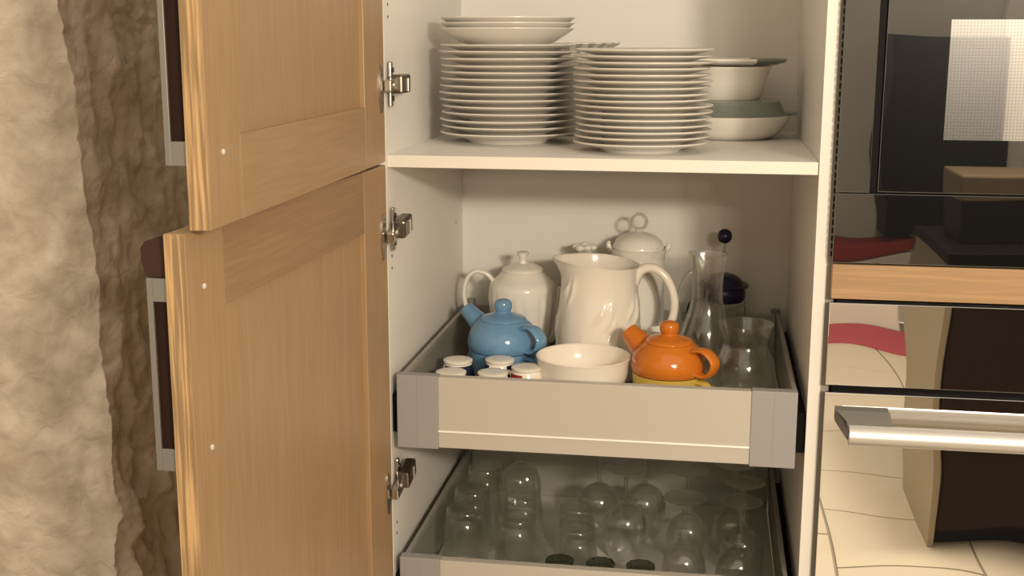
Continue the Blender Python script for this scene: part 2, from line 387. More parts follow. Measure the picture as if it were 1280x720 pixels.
# concealed hinges
def hinge(d, zc, tilt, ztilt):
    ang = d.rotation_euler[2]
    # cup flange sits on the door
    mb = MB(); pts = []
    for k in range(20):
        a = 2 * PI * k / 20; pts.append((.0 , -.020 + .0085 * math.cos(a) , zc - .004 + .031 * math.sin(a)))
    vs = [(0.0002, y, z) for _, y, z in pts] + [(.0022, y, z) for _, y, z in pts]
    n = 20; mb.add(vs, [list(range(n)), list(range(n, 2 * n))[::-1]] + [[i, (i + 1) % n, n + (i + 1) % n, n + i] for i in range(n)])
    mb.build('hinge_plate', M['nickel'], d)
    # arm, mounting plate and screws on the cabinet wall
    z = zc
    h = MB()
    h.box(.0012, .0060, .010, .021, z + .008, z + .030, .002)      # upper wing
    h.box(.0012, .0060, .010, .021, z - .030, z - .008, .002)      # lower wing
    h.box(.0002, .0075, .006, .026, z - .011, z + .011, .002)
    hg = h.build('hinge', M['nickel'], cab)
    a = MB(); a.box(.006, .0155, -.028, .006, -.0075, .0075, .0015)
    a.build('hinge_arm', M['nickel'], hg, (0, 0, z - tilt * .3), (ztilt, 0, 0))
    k = MB(); k.box(.0065, .023, .004, .050, -.0120, .0130, .003)
    k.build('hinge_body', M['nickel_dark'], hg, (0, 0, z), (ztilt, 0, 0))
    c = MB(); c.box(.0085, .0245, .0310, .0360, -.0100, .0080, .0008)
    c.build('hinge_clip', M['alu'], hg, (0, 0, z), (ztilt, 0, 0))
    for sgn in (1, -1):
        MB().tube([(.0055, .0155, z + sgn * .019), (.0080, .0155, z + sgn * .019)], .0036, 14).build('screw', M['nickel_dark'], hg)
    MB().tube([(.0150, -.010, z), (.0172, -.010, z)], .0034, 14).build('screw', M['alu'], hg)
hinge(up, .0930, 0, 0); hinge(lo, -.1020, .01, .10); hinge(lo, -.4600, .014, .16)
hinge(up, .50, 0, 0); hinge(lo, -.80, 0, 0)

# ---- inner drawers
def drawer(zt, front_label):
    zb = zt - .1015; zf = zt - .084; yf = -.0046
    d = MB().box(.0195, .5445, .012, .485, zf - .008, zf).build('drawer', M['dfloor'], cab); d['label'] = front_label
    f = MB(); f.box(.068, .4915, yf, .010, zt - .0765, zt, .0008); f.box(.068, .4915, yf + .001, .010, zb, zt - .0777, .0006)
    f.build('drawer_front', M['drawer_beige'], d)
    MB().box(.068, .4915, yf - .0012, yf + .002, zt - .0784, zt - .0762).build('painted_highlight', M['drawer_line'], d)  # bright chamfer highlight, painted as a thin white strip
    for xa, xb in ((.0095, .0679), (.4916, .5515)):
        mb = MB(); mb.box(xa, xb, yf - .0006, .012, zb - .0022, zt + .0012, .0012); mb.box((xa + xb) / 2 - .0003, (xa + xb) / 2 + .0003, yf - .0009, yf, zb, zt)
        mb.build('end_cap', M['grey'], d)
    for xa, xb, xc in ((.0125, .0192, 0), (.5448, .5515, 0)):
        MB().box(xa + .002, xb - .0015, .012, .488, zf - .008, zt - .010).build('side_panel', M['darkside'], d)
        MB().box(xa, xb, .012, .490, zt - .010, zt - .0005, .0015).build('side_rail', M['rail'], d)
    MB().box(.0192, .5448, .484, .490, zf, zt - .004, .001).build('back_rail', M['rail'], d)
    for xx in (.0197, .5443):
        mb = MB().tube([(xx, .484, zt - .002), (xx, .484, zt + .006)], .0075, 16); mb.build('corner_knob', M['darkside'], d)
    for xa, xb in ((.0006, .0118), (.5522, .5634)):
        MB().box(xa, xb, .006, .47, zt - .085, zt - .030, .001).build('runner', M['black'], cab)
    return d, zf
D1, Z1 = drawer(-.3027, 'upper inner drawer'); D2, Z2 = drawer(-.5711, 'lower inner drawer')
Z1 += .0006; Z2 += .0006

# ================================================================ OVEN UNIT (right)
OX0 = .5838; OX1 = 1.178
hs = thing('oven_housing', 'tall oven housing cabinet with an oak strip between microwave and oven', 'cabinet', (0, 0, 0))
box('side_panel', M['greyside'], hs, .5797, .5905, -.0015, .52, ZB, ZT)
box('side_panel', M['greyside'], hs, 1.172, 1.188, -.0015, .52, ZB, ZT)
box('fascia', M['oak_x'], hs, OX0 + .001, OX1, -.021, 0, -.1705, -.1262, .0008)
box('shelf', M['greyside'], hs, .5905, 1.172, .002, .52, -.158, -.142)
for k in range(60):
    z = .42 - k * .0100
    if z < -.12: break
    MB().box(.5815, .5836, -.0165, -.0145, z - .0068, z).build('gasket', M['black'], hs)
mw = thing('microwave', 'built-in black glass microwave above the oak strip', 'microwave', (0, 0, 0))
box('body', M['black'], mw, .5925, 1.170, -.0125, .40, -.1245, .34, .001)
box('frame_panel', M['micro'], mw, OX0, .6245, -.020, -.0130, -.0345, .345, .0006)
box('frame_panel', M['micro'], mw, OX0, OX1, -.020, -.0130, -.1240, -.0360, .0006)
dr = box('door', M['micro'], mw, .6340, OX1, -.022, -.0128, -.0330, .345, .0006)
box('window_screen', M['screen'], dr, .7080, 1.05, -.0223, -.0217, .0325, .1765)
box('gap_strip', M['black'], mw, .6240, .6345, -.0170, -.0128, -.0345, .345)
ov = thing('oven', 'built-in oven with mirror black glass and a silver bar handle, below the oak strip', 'oven', (0, 0, 0))
box('body', M['black'], ov, .5925, 1.170, -.0125, .45, -.78, -.1735, .001)
box('control_panel', M['oven'], ov, OX0, OX1, -.0200, -.0130, -.2845, -.1760, .0006)
odr = box('door', M['oven'], ov, OX0, OX1, -.0200, -.0130, -.76, -.2945, .0006)
hb = MB(); pts = [(.6115, -.062, -.3375), (1.15, -.062, -.3375)]
hb.tube(pts, .0128, 24, flat=1.0)
h_ = hb.build('handle', M['alu'], odr)
def bracket(xa, xb, flip=1):
    prof = [(-.020, -.3185), (-.030, -.3150), (-.050, -.3235), (-.066, -.3300), (-.060, -.3440), (-.045, -.3400), (-.030, -.3310), (-.020, -.3320)]
    n = len(prof); vs = []
    for k, x in enumerate((xa, xb)):
        for (y, z) in prof:
            s_ = (x - (.018 if k == 0 else -.018) * flip * ((y + .062) / .042)) if False else x
            if k == 0: s_ = x + (.0 if y > -.04 else .012)
            vs.append((s_, y, z))
    fs = [list(range(n)), list(range(n, 2 * n))[::-1]] + [[i, (i + 1) % n, n + (i + 1) % n, n + i] for i in range(n)]
    MB().add(vs, fs).build('handle_bracket', M['grey_metal'], h_, smooth=30)
M['grey_metal'] = mat('grey_bracket', (.22, .21, .19), .4, .5)
bracket(.598, .665); bracket(1.085, 1.152)

# ================================================================ PLATES (upper shelf)
def plate_prof(R, foot, h, well=.0077):
    a = R * .80; b = h * .66
    return [(0, .0035), (foot - .004, .0035), (foot - .003, 0), (foot, 0), (foot + .003, .004), (a, b), (R - .002, h - .0008), (R, h + .0003), (R, h + .0014), (R - .0015, h + .0020),
            (a, b + .0034), (foot + .006, well + .0002), (foot - .004, well - .0012), (0, well - .0012)]
ordn = ['bottom', 'second', 'third', 'fourth', 'fifth', 'sixth', 'seventh', 'eighth', 'ninth', 'tenth', 'eleventh', 'twelfth', 'thirteenth', 'fourteenth', 'fifteenth', 'sixteenth']
def stack(n, cx, cy, R, foot, h, sp, where, group, kind):
    first = None
    for i in range(n):
        lab = 'white %s %s of the %s stack' % (kind, ('at the very bottom' if i == 0 else ('on top' if i == n - 1 else ordn[i] + ' from the bottom')), where)
        dx = random.uniform(-.0022, .0022); dy = random.uniform(-.002, .002)
        z = i * sp + .0004
        if first is None: o = first = MB().lathe(plate_prof(R, foot, h), 72).build('dinner_plate' if kind.startswith('din') else 'dessert_plate', M['plate'], None, smooth=50)
        else: o = first.copy(); COL.objects.link(o)
        s_ = 1 + random.uniform(-.008, .008); o.scale = (s_, s_, 1)
        o.location = (cx + dx, cy + dy, z); o.rotation_euler = (random.uniform(-.004, .004) if i else 0, random.uniform(-.005, .005) if i else 0, random.uniform(0, 6))
        tag(o, lab, 'plate', group)
    return (n - 1) * sp
stack(14, .127, .238, .1020, .058, .0150, .0098, 'left', 'dinner plates in the left stack', 'dinner plate')
stack(16, .3325, .121, .0945, .0545, .0130, .0083, 'right', 'dessert plates in the right stack', 'dessert plate')
zb = 13 * .0098 + .0102
sprof = [(0, .0035), (.044, .0035), (.045, 0), (.049, 0), (.052, .004), (.070, .0100), (.086, .0200), (.0965, .0275), (.0985, .0290), (.0985, .0302), (.096, .0298), (.084, .0235), (.068, .0148), (.053, .0088), (.050, .0066), (0, .0066)]
sp0 = None
for i, t in enumerate(('lowest', 'middle', 'topmost')):
    o = MB().lathe(sprof, 72).build('soup_plate', M['plate'], None, smooth=50) if sp0 is None else sp0.copy()
    if sp0 is None: sp0 = o
    else: COL.objects.link(o)
    o.location = (.1275 + .0006 * (i - 1), .222, zb + i * .0076); o.rotation_euler = (0, 0, i)
    tag(o, 'white soup plate, %s of three on the left plate stack' % t, 'plate', 'soup plates on the left stack')

# patterned serving bowl behind the two stacks
def rimpat(t, z, k): return 1 if (z > .131 and (math.sin(t * 22) > .0)) else 0
bw = MB().lathe([(0, .003), (.03, .003), (.031, 0), (.035, 0), (.04, .01), (.046, .08), (.050, .125), (.064, .138), (.074, .1435), (.074, .1450), (.062, .1415), (.047, .128), (.043, .08), (.034, .012), (0, .008)], 88, mfun=rimpat)
o = bw.build('serving_bowl', [M['plate'], M['rust']], None, (.206, .400, .0005), smooth=50)
tag(o, 'deep serving bowl with brown patterned rim behind the plate stacks', 'bowl')

# right-hand dishes: shallow white oven dish, greenish glass dish, white bowl, patterned flat dish on top
def oval(name, prof, m, loc, sx, sy, rz=0, n=72, mod=None, mfun=None):
    return MB().lathe(prof, n, sx=sx, sy=sy, mod=mod, mfun=mfun).build(name, m, None, loc, (0, 0, rz), 50)
o = oval('oven_dish', [(0, .003), (.058, .003), (.060, 0), (.063, .0), (.078, .010), (.089, .026), (.093, .0335), (.0935, .0350), (.092, .0360), (.0885, .0345), (.075, .013), (.058, .007), (0, .007)], M['ceramic'], (.4545, .372, .0005), 1.0, .98)
tag(o, 'shallow white oven dish at the bottom of the pile beside the right stack', 'dish')
gd = thing('glass_dish', 'greenish glass dish upturned between the white oven dish and the white bowl', 'dish', (.4590, .378, .0362))
MB().lathe([(0, .0235), (.060, .0235), (.072, .0215), (.079, .008), (.087, .0025), (.0890, 0.0005), (.0860, 0), (.083, .001), (.076, .006), (.068, .018), (.058, .0205), (0, .0205)], 64).build('bowl', M['greenglass'], gd, smooth=50)
MB().box(.080, .0985, -.022, .022, .0005, .0055, .002).build('handle', M['greenglass'], gd)
o = oval('mixing_bowl', [(0, .003), (.046, .003), (.047, 0), (.051, 0), (.055, .006), (.060, .025), (.066, .045), (.0690, .0490), (.0690, .0505), (.066, .0500), (.057, .026), (.050, .009), (0, .007)], M['ceramic'], (.4480, .385, .0600), 1, 1)
tag(o, 'white bowl standing on the upturned glass dish', 'bowl')
def pat2(t, z, k): return 1 if (k in (4, 5, 6, 7, 8) and (t < 1.2 or t > 5.2) ) else 0
o = oval('gratin_dish', [(0, .0035), (.050, .0035), (.052, 0), (.056, 0), (.068, .002), (.080, .0055), (.083, .0085), (.081, .0115), (.070, .0100), (.055, .0065), (0, .0065)], [M['ceramic'], M['greenglass']], (.4560, .382, .1108), 1.0, .8, 0, 96, mfun=pat2, mod=lambda t, z, r: 1 + (.010 * math.sin(t * 30) if r > .075 else 0))
tag(o, 'flat oval dish with grey patterned lip resting on the white bowl', 'dish')

# ================================================================ UPPER DRAWER CONTENTS
# white fluted teapot at the back left
tp = thing('teapot', 'white fluted porcelain teapot with looped handle at the back left', 'teapot', (.1225, .410, Z1))
flut = lambda t, z, r: 1 + .055 * abs(math.sin(t * 11 + z * 16)) * max(0, min(1, (.126 - z) / .02, (z - .01) / .01)) - .012
MB().lathe(smoothprof([(.032, 0), (.036, .001), (.039, .01), (.048, .05), (.0540, .09), (.0572, .118), (.0570, .1300), (.0535, .1370), (.045, .1450), (.034, .1560)], 5) + [(.031, .1545), (.030, .150), (.044, .142), (.050, .125), (.044, .05), (.032, .006), (0, .006)], 104, mod=flut).build('body', M['ceramic'], tp, smooth=60)
ld = MB().lathe(smoothprof([(.0345, .1560), (.0350, .1585), (.030, .1630), (.018, .1675), (.0075, .1690)], 4) + [(.0060, .173), (.0066, .179), (.0100, .1855), (.0106, .1875), (.0090, .1885), (0, .1880)], 48).build('lid', M['ceramic'], tp, smooth=60)
hp = spline([(-.0470, 0, .134), (-.060, 0, .150), (-.078, 0, .155), (-.0925, 0, .144), (-.0990, 0, .118), (-.094, 0, .090), (-.082, 0, .068), (-.066, 0, .050), (-.045, 0, .036)], 7)
MB().tube(hp, .0042, 12, flat=1.5, up=(0, 1, 0)).build('handle', M['ceramic'], tp, smooth=60)
sp_ = spline([(.040, 0, .045), (.050, 0, .055), (.056, 0, .085), (.058, 0, .112), (.062, 0, .128)], 6)
MB().tube(sp_, [.017 - .0105 * i / (len(sp_) - 1) for i in range(len(sp_))], 16).build('spout', M['ceramic'], tp, smooth=60)
tp.rotation_euler = (0, 0, math.radians(8))

# tea-for-one sets
def tea_for_one(name, label, loc, mbody, mcup, rz, cup_h, R_, K=.9, SPL=1.5, SPR=.0120):
    t = thing(name, label, 'teapot set', loc, rz)
    c = MB().lathe(smoothprof([(.030, 0), (.034, .0005), (.036, .004), (.046, .018), (R_ * .93, .034), (R_ * .975, cup_h)], 4) + [(R_ * .93, cup_h), (R_ * .88, .036), (.032, .008), (0, .008)], 64)
    c.build('cup', mcup, t, smooth=60)
    ch = spline([(R_ * .93, 0, cup_h - .006), (R_ + .012, 0, cup_h - .007), (R_ + .018, 0, cup_h - .016), (R_ + .012, 0, cup_h - .028), (R_ * .84, 0, cup_h - .032)], 6)
    MB().tube(ch, .0042, 12, flat=1.8, up=(0, 1, 0)).build('cup_handle', mcup, t, smooth=60)
    z = cup_h + .0006
    MB().lathe([(0, z), (R_ * .93, z)] + smoothprof([(R_ * .955, z + K * .0005), (R_ * 1.0, z + K * .008), (R_ * 1.005, z + K * .016), (R_ * .95, z + K * .030), (R_ * .83, z + K * .0420), (R_ * .66, z + K * .0520)], 5) + [(R_ * .60, z + K * .0522), (R_ * .58, z + K * .046), (0, z + K * .046)], 72).build('body', mbody, t, smooth=60)
    MB().lathe([(0, z + K * .0475), (R_ * .59, z + K * .0510)] + smoothprof([(R_ * .650, z + K * .0524), (R_ * .650, z + K * .0545), (R_ * .55, z + K * .0588), (R_ * .35, z + K * .0625), (.0122, z + K * .0655)], 4)
               + smoothprof([(.0118, z + K * .067), (.0138, z + K * .0725), (.0142, z + K * .0790), (.0122, z + K * .0850), (.0065, z + K * .0886), (0, z + K * .0892)], 4), 48).build('lid', mbody, t, smooth=60)
    pr = [Vector((-R_ * .62, 0, z + K * .022)).lerp(Vector((-R_ * SPL, 0, z + K * .0560)), i / 7) for i in range(8)]
    MB().tube(pr, [SPR + .0105 - .0105 * (i / 7) ** .8 for i in range(8)], 20).build('spout', mbody, t, smooth=50)
    pv = pr[-1]; dv = (pr[-1] - pr[0]).normalized()
    hp = spline([(R_ * .74, 0, z + K * .0420), (R_ * 1.00, 0, z + K * .0480), (R_ * 1.26, 0, z + K * .0460), (R_ * 1.48, 0, z + K * .032), (R_ * 1.42, 0, z + K * .016), (R_ * 1.22, 0, z + K * .006), (R_ * .90, 0, z + K * .006)], 7)
    MB().tube(hp, .0042, 14, flat=2.7, up=(0, 1, 0)).build('handle', mbody, t, smooth=60)
    return t
tea_for_one('tea_for_one', 'sky blue tea-for-one teapot standing on its matching blue cup', (.113, .268, Z1), M['blue'], M['blue'], math.radians(-36), .0570, .0560)
tea_for_one('tea_for_one', 'orange tea-for-one teapot standing on its yellow cup', (.3765, .165, Z1), M['orange'], M['yellow'], math.radians(-34), .0590, .0545, .86, 1.36, .0142)

# tall cream jug
def wrap_(a): return math.atan2(math.sin(a), math.cos(a))
LEAVES = []
for (ca, cz, n_) in ((-1.25, .112, 6), (-1.10, .068, 4), (-2.25, .148, 5), (-1.75, .060, 3), (-.35, .12, 5), (-2.9, .09, 5), (.6, .13, 5), (1.8, .10, 6)):
    for k_ in range(n_):
        q = 2.4 * k_; LEAVES.append((ca + .22 * math.cos(q) * (.5 + .12 * k_), cz + .016 * math.sin(q) * (.5 + .15 * k_), 1.1 + .35 * math.sin(3 * k_)))
def jug():
    t = thing('milk_jug', 'large cream embossed milk jug in the middle of the drawer', 'jug', (.2590, .325, Z1))
    H = .196
    def md(a, z, r):
        k = max(0, (z - .165) / .035); k = k * k * (3 - 2 * k) if k < 1 else 1
        d = math.atan2(math.sin(a - PI), math.cos(a - PI)); lip = .20 * k * math.exp(-(d / .42) ** 2)
        emb = 0
        if .03 < z < .175:
            for (la, lz, ang) in LEAVES:
                du = wrap_(a - la) * .065; dv = z - lz; p_ = du * math.cos(ang) + dv * math.sin(ang); q_ = -du * math.sin(ang) + dv * math.cos(ang)
                e_ = (p_ / .0125) ** 2 + (q_ / .0040) ** 2
                if e_ < 4: emb += .040 * math.exp(-e_ * 1.3)
        emb += .010 * noise.noise(Vector((math.cos(a) * 3.2, math.sin(a) * 3.2, z * 38))) * (1 if .02 < z < .165 else 0)
        return 1 + lip + emb
    outer = smoothprof([(.050, 0), (.056, .001), (.062, .010), (.0690, .045), (.0685, .070), (.0655, .110), (.0620, .145), (.0610, .165), (.0625, .185), (.0645, H)], 6)
    inner = smoothprof([(.0615, H - .0005), (.0590, .183), (.0575, .165), (.0590, .140), (.064, .06), (.055, .012), (.02, .007)], 5)
    mb = MB(); prof = outer + inner + [(0, .007)]
    pr2 = []
    for (ra, za), (rb, zb_) in zip(prof, prof[1:]):
        m_ = max(1, int(abs(zb_ - za) / .0022)) if (ra > .05 and rb > .05) else 1
        pr2 += [(ra + (rb - ra) * q / m_, za + (zb_ - za) * q / m_) for q in range(m_)]
    pr2.append(prof[-1]); mb.lathe(pr2, 200, mod=md)
    # lip lifts towards the spout
    for i, (x, y, z) in enumerate(mb.v):
        if z > .15: mb.v[i] = (x, y, z + (-.055 * x - .0035 if x < 0 else -.10 * x + -.0035) * ((z - .15) / .046) ** 2)
    mb.build('body', M['cream'], t, smooth=70)
    hp = spline([(.0545, 0, .160), (.066, 0, .180), (.086, 0, .1845), (.106, 0, .170), (.1185, 0, .142), (.119, 0, .112), (.108, 0, .082), (.090, 0, .058), (.066, 0, .046)], 7)
    n = len(hp); MB().tube(hp, [.0095 - .0030 * math.sin(PI * i / (n - 1)) for i in range(n)], 16, flat=1.2, up=(0, 1, 0)).build('handle', M['cream'], t, smooth=60)
    t.rotation_euler = (0, 0, math.radians(-4))
jug()

# white bowl stacked on a handled bowl in front
bs = thing('bowl', 'white round bowl nearest the drawer front, stacked on a second bowl', 'bowl', (.2500, .177, Z1 + .0265))
MB().lathe([(0, .004), (.044, .004), (.046, 0), (.050, 0), (.053, .003)] + smoothprof([(.062, .010), (.0665, .022), (.0685, .036), (.0705, .0475)], 4) + [(.0712, .0490), (.0698, .0500), (.0675, .0488), (.0655, .036), (.061, .016), (.050, .0085), (0, .0075)], 80).build('body', M['cream'], bs, smooth=50)
b2 = thing('bowl', 'white bowl with small handle almost hidden under the round bowl', 'bowl', (.2500, .177, Z1))
MB().lathe([(0, .004), (.040, .004), (.042, 0), (.046, 0), (.060, .012), (.0675, .0240), (.0665, .0262), (.063, .0255), (.0565, .0215), (.048, .0195), (.03, .008), (0, .008)], 72).build('body', M['cream'], b2, smooth=50)
hp = spline([(.060, -.012, .020), (.071, -.012, .024), (.0755, -.010, .014), (.068, -.008, .006), (.055, -.008, .010)], 5)
MB().tube(hp, .0035, 12).build('handle', M['cream'], b2, smooth=60)

# espresso cups, upside down
def cup(label, loc, hz, pat):
    t = thing('espresso_cup', label, 'cup', loc, 0, 'espresso cups upside down by the drawer front')
    prof = [(.0275, 0), (.0280, .001)] + smoothprof([(.0278, .006), (.0270, .022), (.0255, .040), (.0222, .0530), (.0208, .0560)], 6) + [(.0218, .0572), (.0224, .0585), (.0224, .0612), (.0208, .0622), (.0150, .0625), (0, .0626)]
    inner = [(0, .054), (.018, .053), (.0235, .040), (.0255, .012), (.0260, 0)]
    mb = MB().lathe(inner[::-1] + [], 96); mb.lathe([(.0260, 0)] + prof, 96, mfun=pat)
    mb.m[:len(mb.m)] = mb.m
    mb.build('body', [M['cream'], M['navy'], M['red'], M['browndec']], t, smooth=50)
    hp = spline([(.0265, 0, .044), (.034, 0, .048), (.0400, 0, .038), (.0375, 0, .024), (.0275, 0, .016)], 6)
    MB().tube(hp, .0026, 10, flat=1.4, up=(0, 1, 0)).build('handle', M['cream'], t, (0, 0, 0), (0, 0, hz), smooth=60)
def wrap(a): return math.atan2(math.sin(a), math.cos(a))
def pat_swoosh(t, z, k):       # faces towards -y at t = -pi/2
    a = wrap(t + PI / 2)
    if z > .0545 or z < .004: return 0
    h = .0545 - z; c = .010 + .016 * (a + .9)
    if a > -.9 and h < c - .0115 + .003: return 1
    if a > -1.3 and c - .006 + .004 < h < c + .0035: return 3
    if a > .9: return 1
    return 0
def pat_square(t, z, k):
    a = wrap(t + PI / 2)
    if z > .0545 or z < .004: return 0
    if abs(a) < .36: return 2 if .0545 - z > .003 else 0
    if abs(a) < .68: return 0
    if abs(a) < 2.0: return 1 if z < .051 or True else 0
    return 0
def pat_red(t, z, k):
    a = wrap(t + PI / 2)
    if z > .0535 or z < .004: return 0
    return 2 if -1.7 < a < -.10 else (1 if 1.6 < a < 2.6 else 0)
def pat_low(t, z, k): return 0 if z > .050 else pat_swoosh(t, z, k)
cup('upturned espresso cup with navy print and a curved brown stripe, behind leftmost cup', (.0590, .175, Z1), math.radians(125), pat_swoosh)
cup('upturned espresso cup with red square on navy band beside blue pot', (.1215, .188, Z1), math.radians(250), pat_square)
cup('upturned espresso cup nearest the left end of the drawer front', (.0630, .106, Z1), math.radians(200), pat_low)
cup('upturned espresso cup right behind the drawer front, second from left', (.1240, .1125, Z1), math.radians(230), pat_low)
cup('upturned espresso cup with red print against the white bowl', (.1680, .1500, Z1), math.radians(150), pat_red)

# tall coffee pot with ring finial
cp = thing('coffee_pot', 'tall white porcelain coffee pot with ring-shaped lid finial behind the jug', 'coffee pot', (.3140, .425, Z1))
scal = lambda t, z, r: 1 + (.030 * abs(math.sin(t * 4)) if (.186 < z < .2005) else 0)
MB().lathe(smoothprof([(.036, 0), (.040, .001), (.043, .010), (.0445, .06), (.0440, .14), (.0440, .180), (.0455, .190), (.0480, .198)], 5) + [(.0465, .1985), (.0430, .190), (.0415, .10), (.036, .008), (0, .008)], 72, mod=scal).build('body', M['ceramic'], cp, smooth=60)
lid = MB(); lid.lathe([(0, .190), (.038, .192)] + smoothprof([(.0425, .1965), (.0420, .2020), (.0370, .2120), (.0280, .2190), (.0160, .2235), (.0070, .2255)], 5) + [(.0050, .229), (0, .2295)], 60)
L_ = lid.build('lid', M['ceramic'], cp, smooth=60)
ring = MB(); ring.tube([(.0118 * math.cos(a), 0, .2420 + .0118 * math.sin(a)) for a in [2 * PI * i / 28 for i in range(28)]], .0021, 10, closed=True)
for i in range(11):
    a = -1.2 + i * .30; ring.lathe([(0, -.0019), (.0015, -.0011), (.0019, 0), (.0015, .0011), (0, .0019)], 8, c=(.0138 * math.cos(a), 0, .2420 + .0138 * math.sin(a)))
ring.build('finial', M['rust'], L_, smooth=60)
fd = MB()
for (u, v, r) in ((0, 0, .0030), (.0042, .001, .0024), (-.0036, .0016, .0022), (.0015, -.0034, .0022), (.0078, .0028, .0014), (-.0075, -.001, .0013), (.0096, -.0028, .0012), (.0105, -.0065, .0010)):
    a = -1.02 + u / .034; zz = .2085 + v; rr = .0400 - (zz - .2040) * .58 + .0005
    c = Vector((rr * math.cos(a), rr * math.sin(a), zz)); nrm = Vector((math.cos(a), math.sin(a), .75)).normalized(); tt = nrm.orthogonal().normalized(); bb = nrm.cross(tt)
    vs = [c + nrm * .0006] + [c + nrm * .0004 + (tt * math.cos(q) + bb * math.sin(q)) * r * (1 + .25 * math.sin(q * 3)) for q in [2 * PI * i / 10 for i in range(10)]]
    fd.add(vs, [[0, i + 1, (i + 1) % 10 + 1] for i in range(10)])
fd.build('floral_print', M['browndec'], L_)
for a0 in (0, PI):
    pts = spline([(.044 * math.cos(a0), 0, .19), (.050 * math.cos(a0), 0, .202), (.0475 * math.cos(a0), 0, .208)], 4)
    MB().tube(pts, [.0045] * (len(pts) - 4) + [.0040, .0034, .0028, .002], 8).build('rim_scroll', M['ceramic'], cp, smooth=60)
# sugar bowl with flower finial
sb = thing('sugar_bowl', 'white sugar bowl with flower-shaped knob peeking over the jug', 'bowl', (.2230, .440, Z1 - 0))
MB().lathe(smoothprof([(.024, 0), (.027, .002), (.032, .05), (.0335, .11), (.033, .158), (.0325, .162)], 4) + [(.030, .162), (.030, .10), (.022, .006), (0, .006)], 48).build('body', M['ceramic'], sb, smooth=60)
lb = MB().lathe([(0, .158), (.030, .1628), (.0335, .1645), (.030, .171), (.018, .178), (.010, .1850), (0, .186)], 40).build('lid', M['ceramic'], sb, smooth=60)
fl_ = MB()
for i in range(6):
    a = i * PI / 3; c = Vector((.0130 * math.cos(a), .0130 * math.sin(a), .1935 + .0012 * (i % 2)))
    fl_.lathe([(0, -.0060), (.0065, -.0035), (.0085, .0008), (.0060, .0045), (0, .0058)], 14, c=tuple(c))
fl_.lathe([(0, .186), (.007, .190), (.0075, .1985), (.004, .2030), (0, .2040)], 14); fl_.build('flower_knob', M['ceramic'], lb, smooth=60)
# small creamer
cr_ = thing('creamer', 'small white creamer showing above the orange teapot under the jug handle', 'jug', (.3600, .2700, Z1))
MB().lathe(smoothprof([(.018, 0), (.021, .001), (.0245, .030), (.0240, .060), (.0205, .085), (.0215, .098)], 5) + [(.0195, .098), (.0188, .085), (.022, .04), (.016, .006), (0, .006)], 48).build('body', M['ceramic'], cr_, smooth=60)

# french press with navy lid
fp = thing('french_press', 'glass french press with navy blue lid and ball knob at the back right', 'coffee press', (.4545, .4300, Z1))
MB().lathe([(0, 0), (.0335, 0), (.0350, .003), (.0355, .118), (.0340, .118), (.0335, .004), (0, .003)], 56).build('beaker', M['glass'], fp, smooth=40)
MB().lathe([(0, .112), (.034, .113), (.0365, .116), (.0375, .131), (.0360, .1345)] + smoothprof([(.0365, .1365), (.0330, .1450), (.0250, .1530), (.0140, .1580), (0, .1595)], 4), 56).build('lid', M['navyp'], fp, smooth=50)
MB().lathe([(.0370, .1375), (.0415, .1370), (.0425, .1395), (.0400, .1420), (.0350, .1420)], 48).build('lid_rim', M['navyp'], fp, smooth=50)
MB().tube([(0, 0, .010), (0, 0, .210)], .0019, 12).build('plunger_rod', M['nickel'], fp)
MB().lathe([(0, .2085)] + smoothprof([(.004, .2090), (.0095, .2125), (.0122, .2205), (.0095, .2285), (.004, .2322), (0, .2326)], 4), 28).build('ball_knob', M['navyp'], fp, smooth=60)
fr = MB()
for z in (.012, .108): fr.tube([(.0368 * math.cos(a), .0368 * math.sin(a), z) for a in [2 * PI * i / 40 for i in range(40)]], .0012, 8, closed=True)
for a in (.5, 2.1, 3.7, 5.3): fr.tube([(.0372 * math.cos(a), .0372 * math.sin(a), 0), (.0372 * math.cos(a), .0372 * math.sin(a), .112)], .0014, 8)
fr.build('frame', M['nickel'], fp, smooth=50)
hp = spline([(.037, 0, .104), (.050, 0, .108), (.060, 0, .092), (.058, 0, .060), (.048, 0, .036), (.0385, 0, .030)], 6)
MB().tube(hp, .0045, 12).build('handle', M['navyp'], fp, smooth=60, )
fp.rotation_euler = (0, 0, math.radians(155))

def glass_wall(outer, t, base_t):
    # outer: list of (r, z) bottom to top -> closed wall with inner offset and thick base
    inner = [(max(r - t, .001), z) for r, z in outer if z > base_t]
    return [(0, outer[0][1])] + outer + inner[::-1] + [(max(inner[0][0] - t, .0005), base_t), (0, base_t)]
# tall glass pitcher
gp = thing('glass_pitcher', 'tall clear glass pitcher with flared spout and glass handle behind the carafe', 'pitcher', (.4290, .3380, Z1))
def sp_mod(a, z, r):
    k = max(0, (z - .175) / .035); d = wrap(a - PI * .78); return 1 + .22 * min(k, 1) * math.exp(-(d / .45) ** 2)
outer = smoothprof([(.036, 0), (.042, .002), (.0450, .012), (.0460, .040), (.0400, .080), (.0280, .118), (.0245, .145), (.0255, .175), (.0290, .200), (.0305, .207)], 5)
MB().lathe(glass_wall(outer, .0022, .006), 64, mod=sp_mod).build('body', M['glass'], gp, smooth=60)
hp = spline([(-.0240, -.004, .178), (-.0330, -.006, .172), (-.0420, -.008, .150), (-.0460, -.008, .122), (-.0440, -.006, .100), (-.0350, -.004, .088)], 7)
MB().tube(hp, .0036, 12, flat=1.5, up=(0, 1, 0)).build('handle', M['glass'], gp, smooth=60)
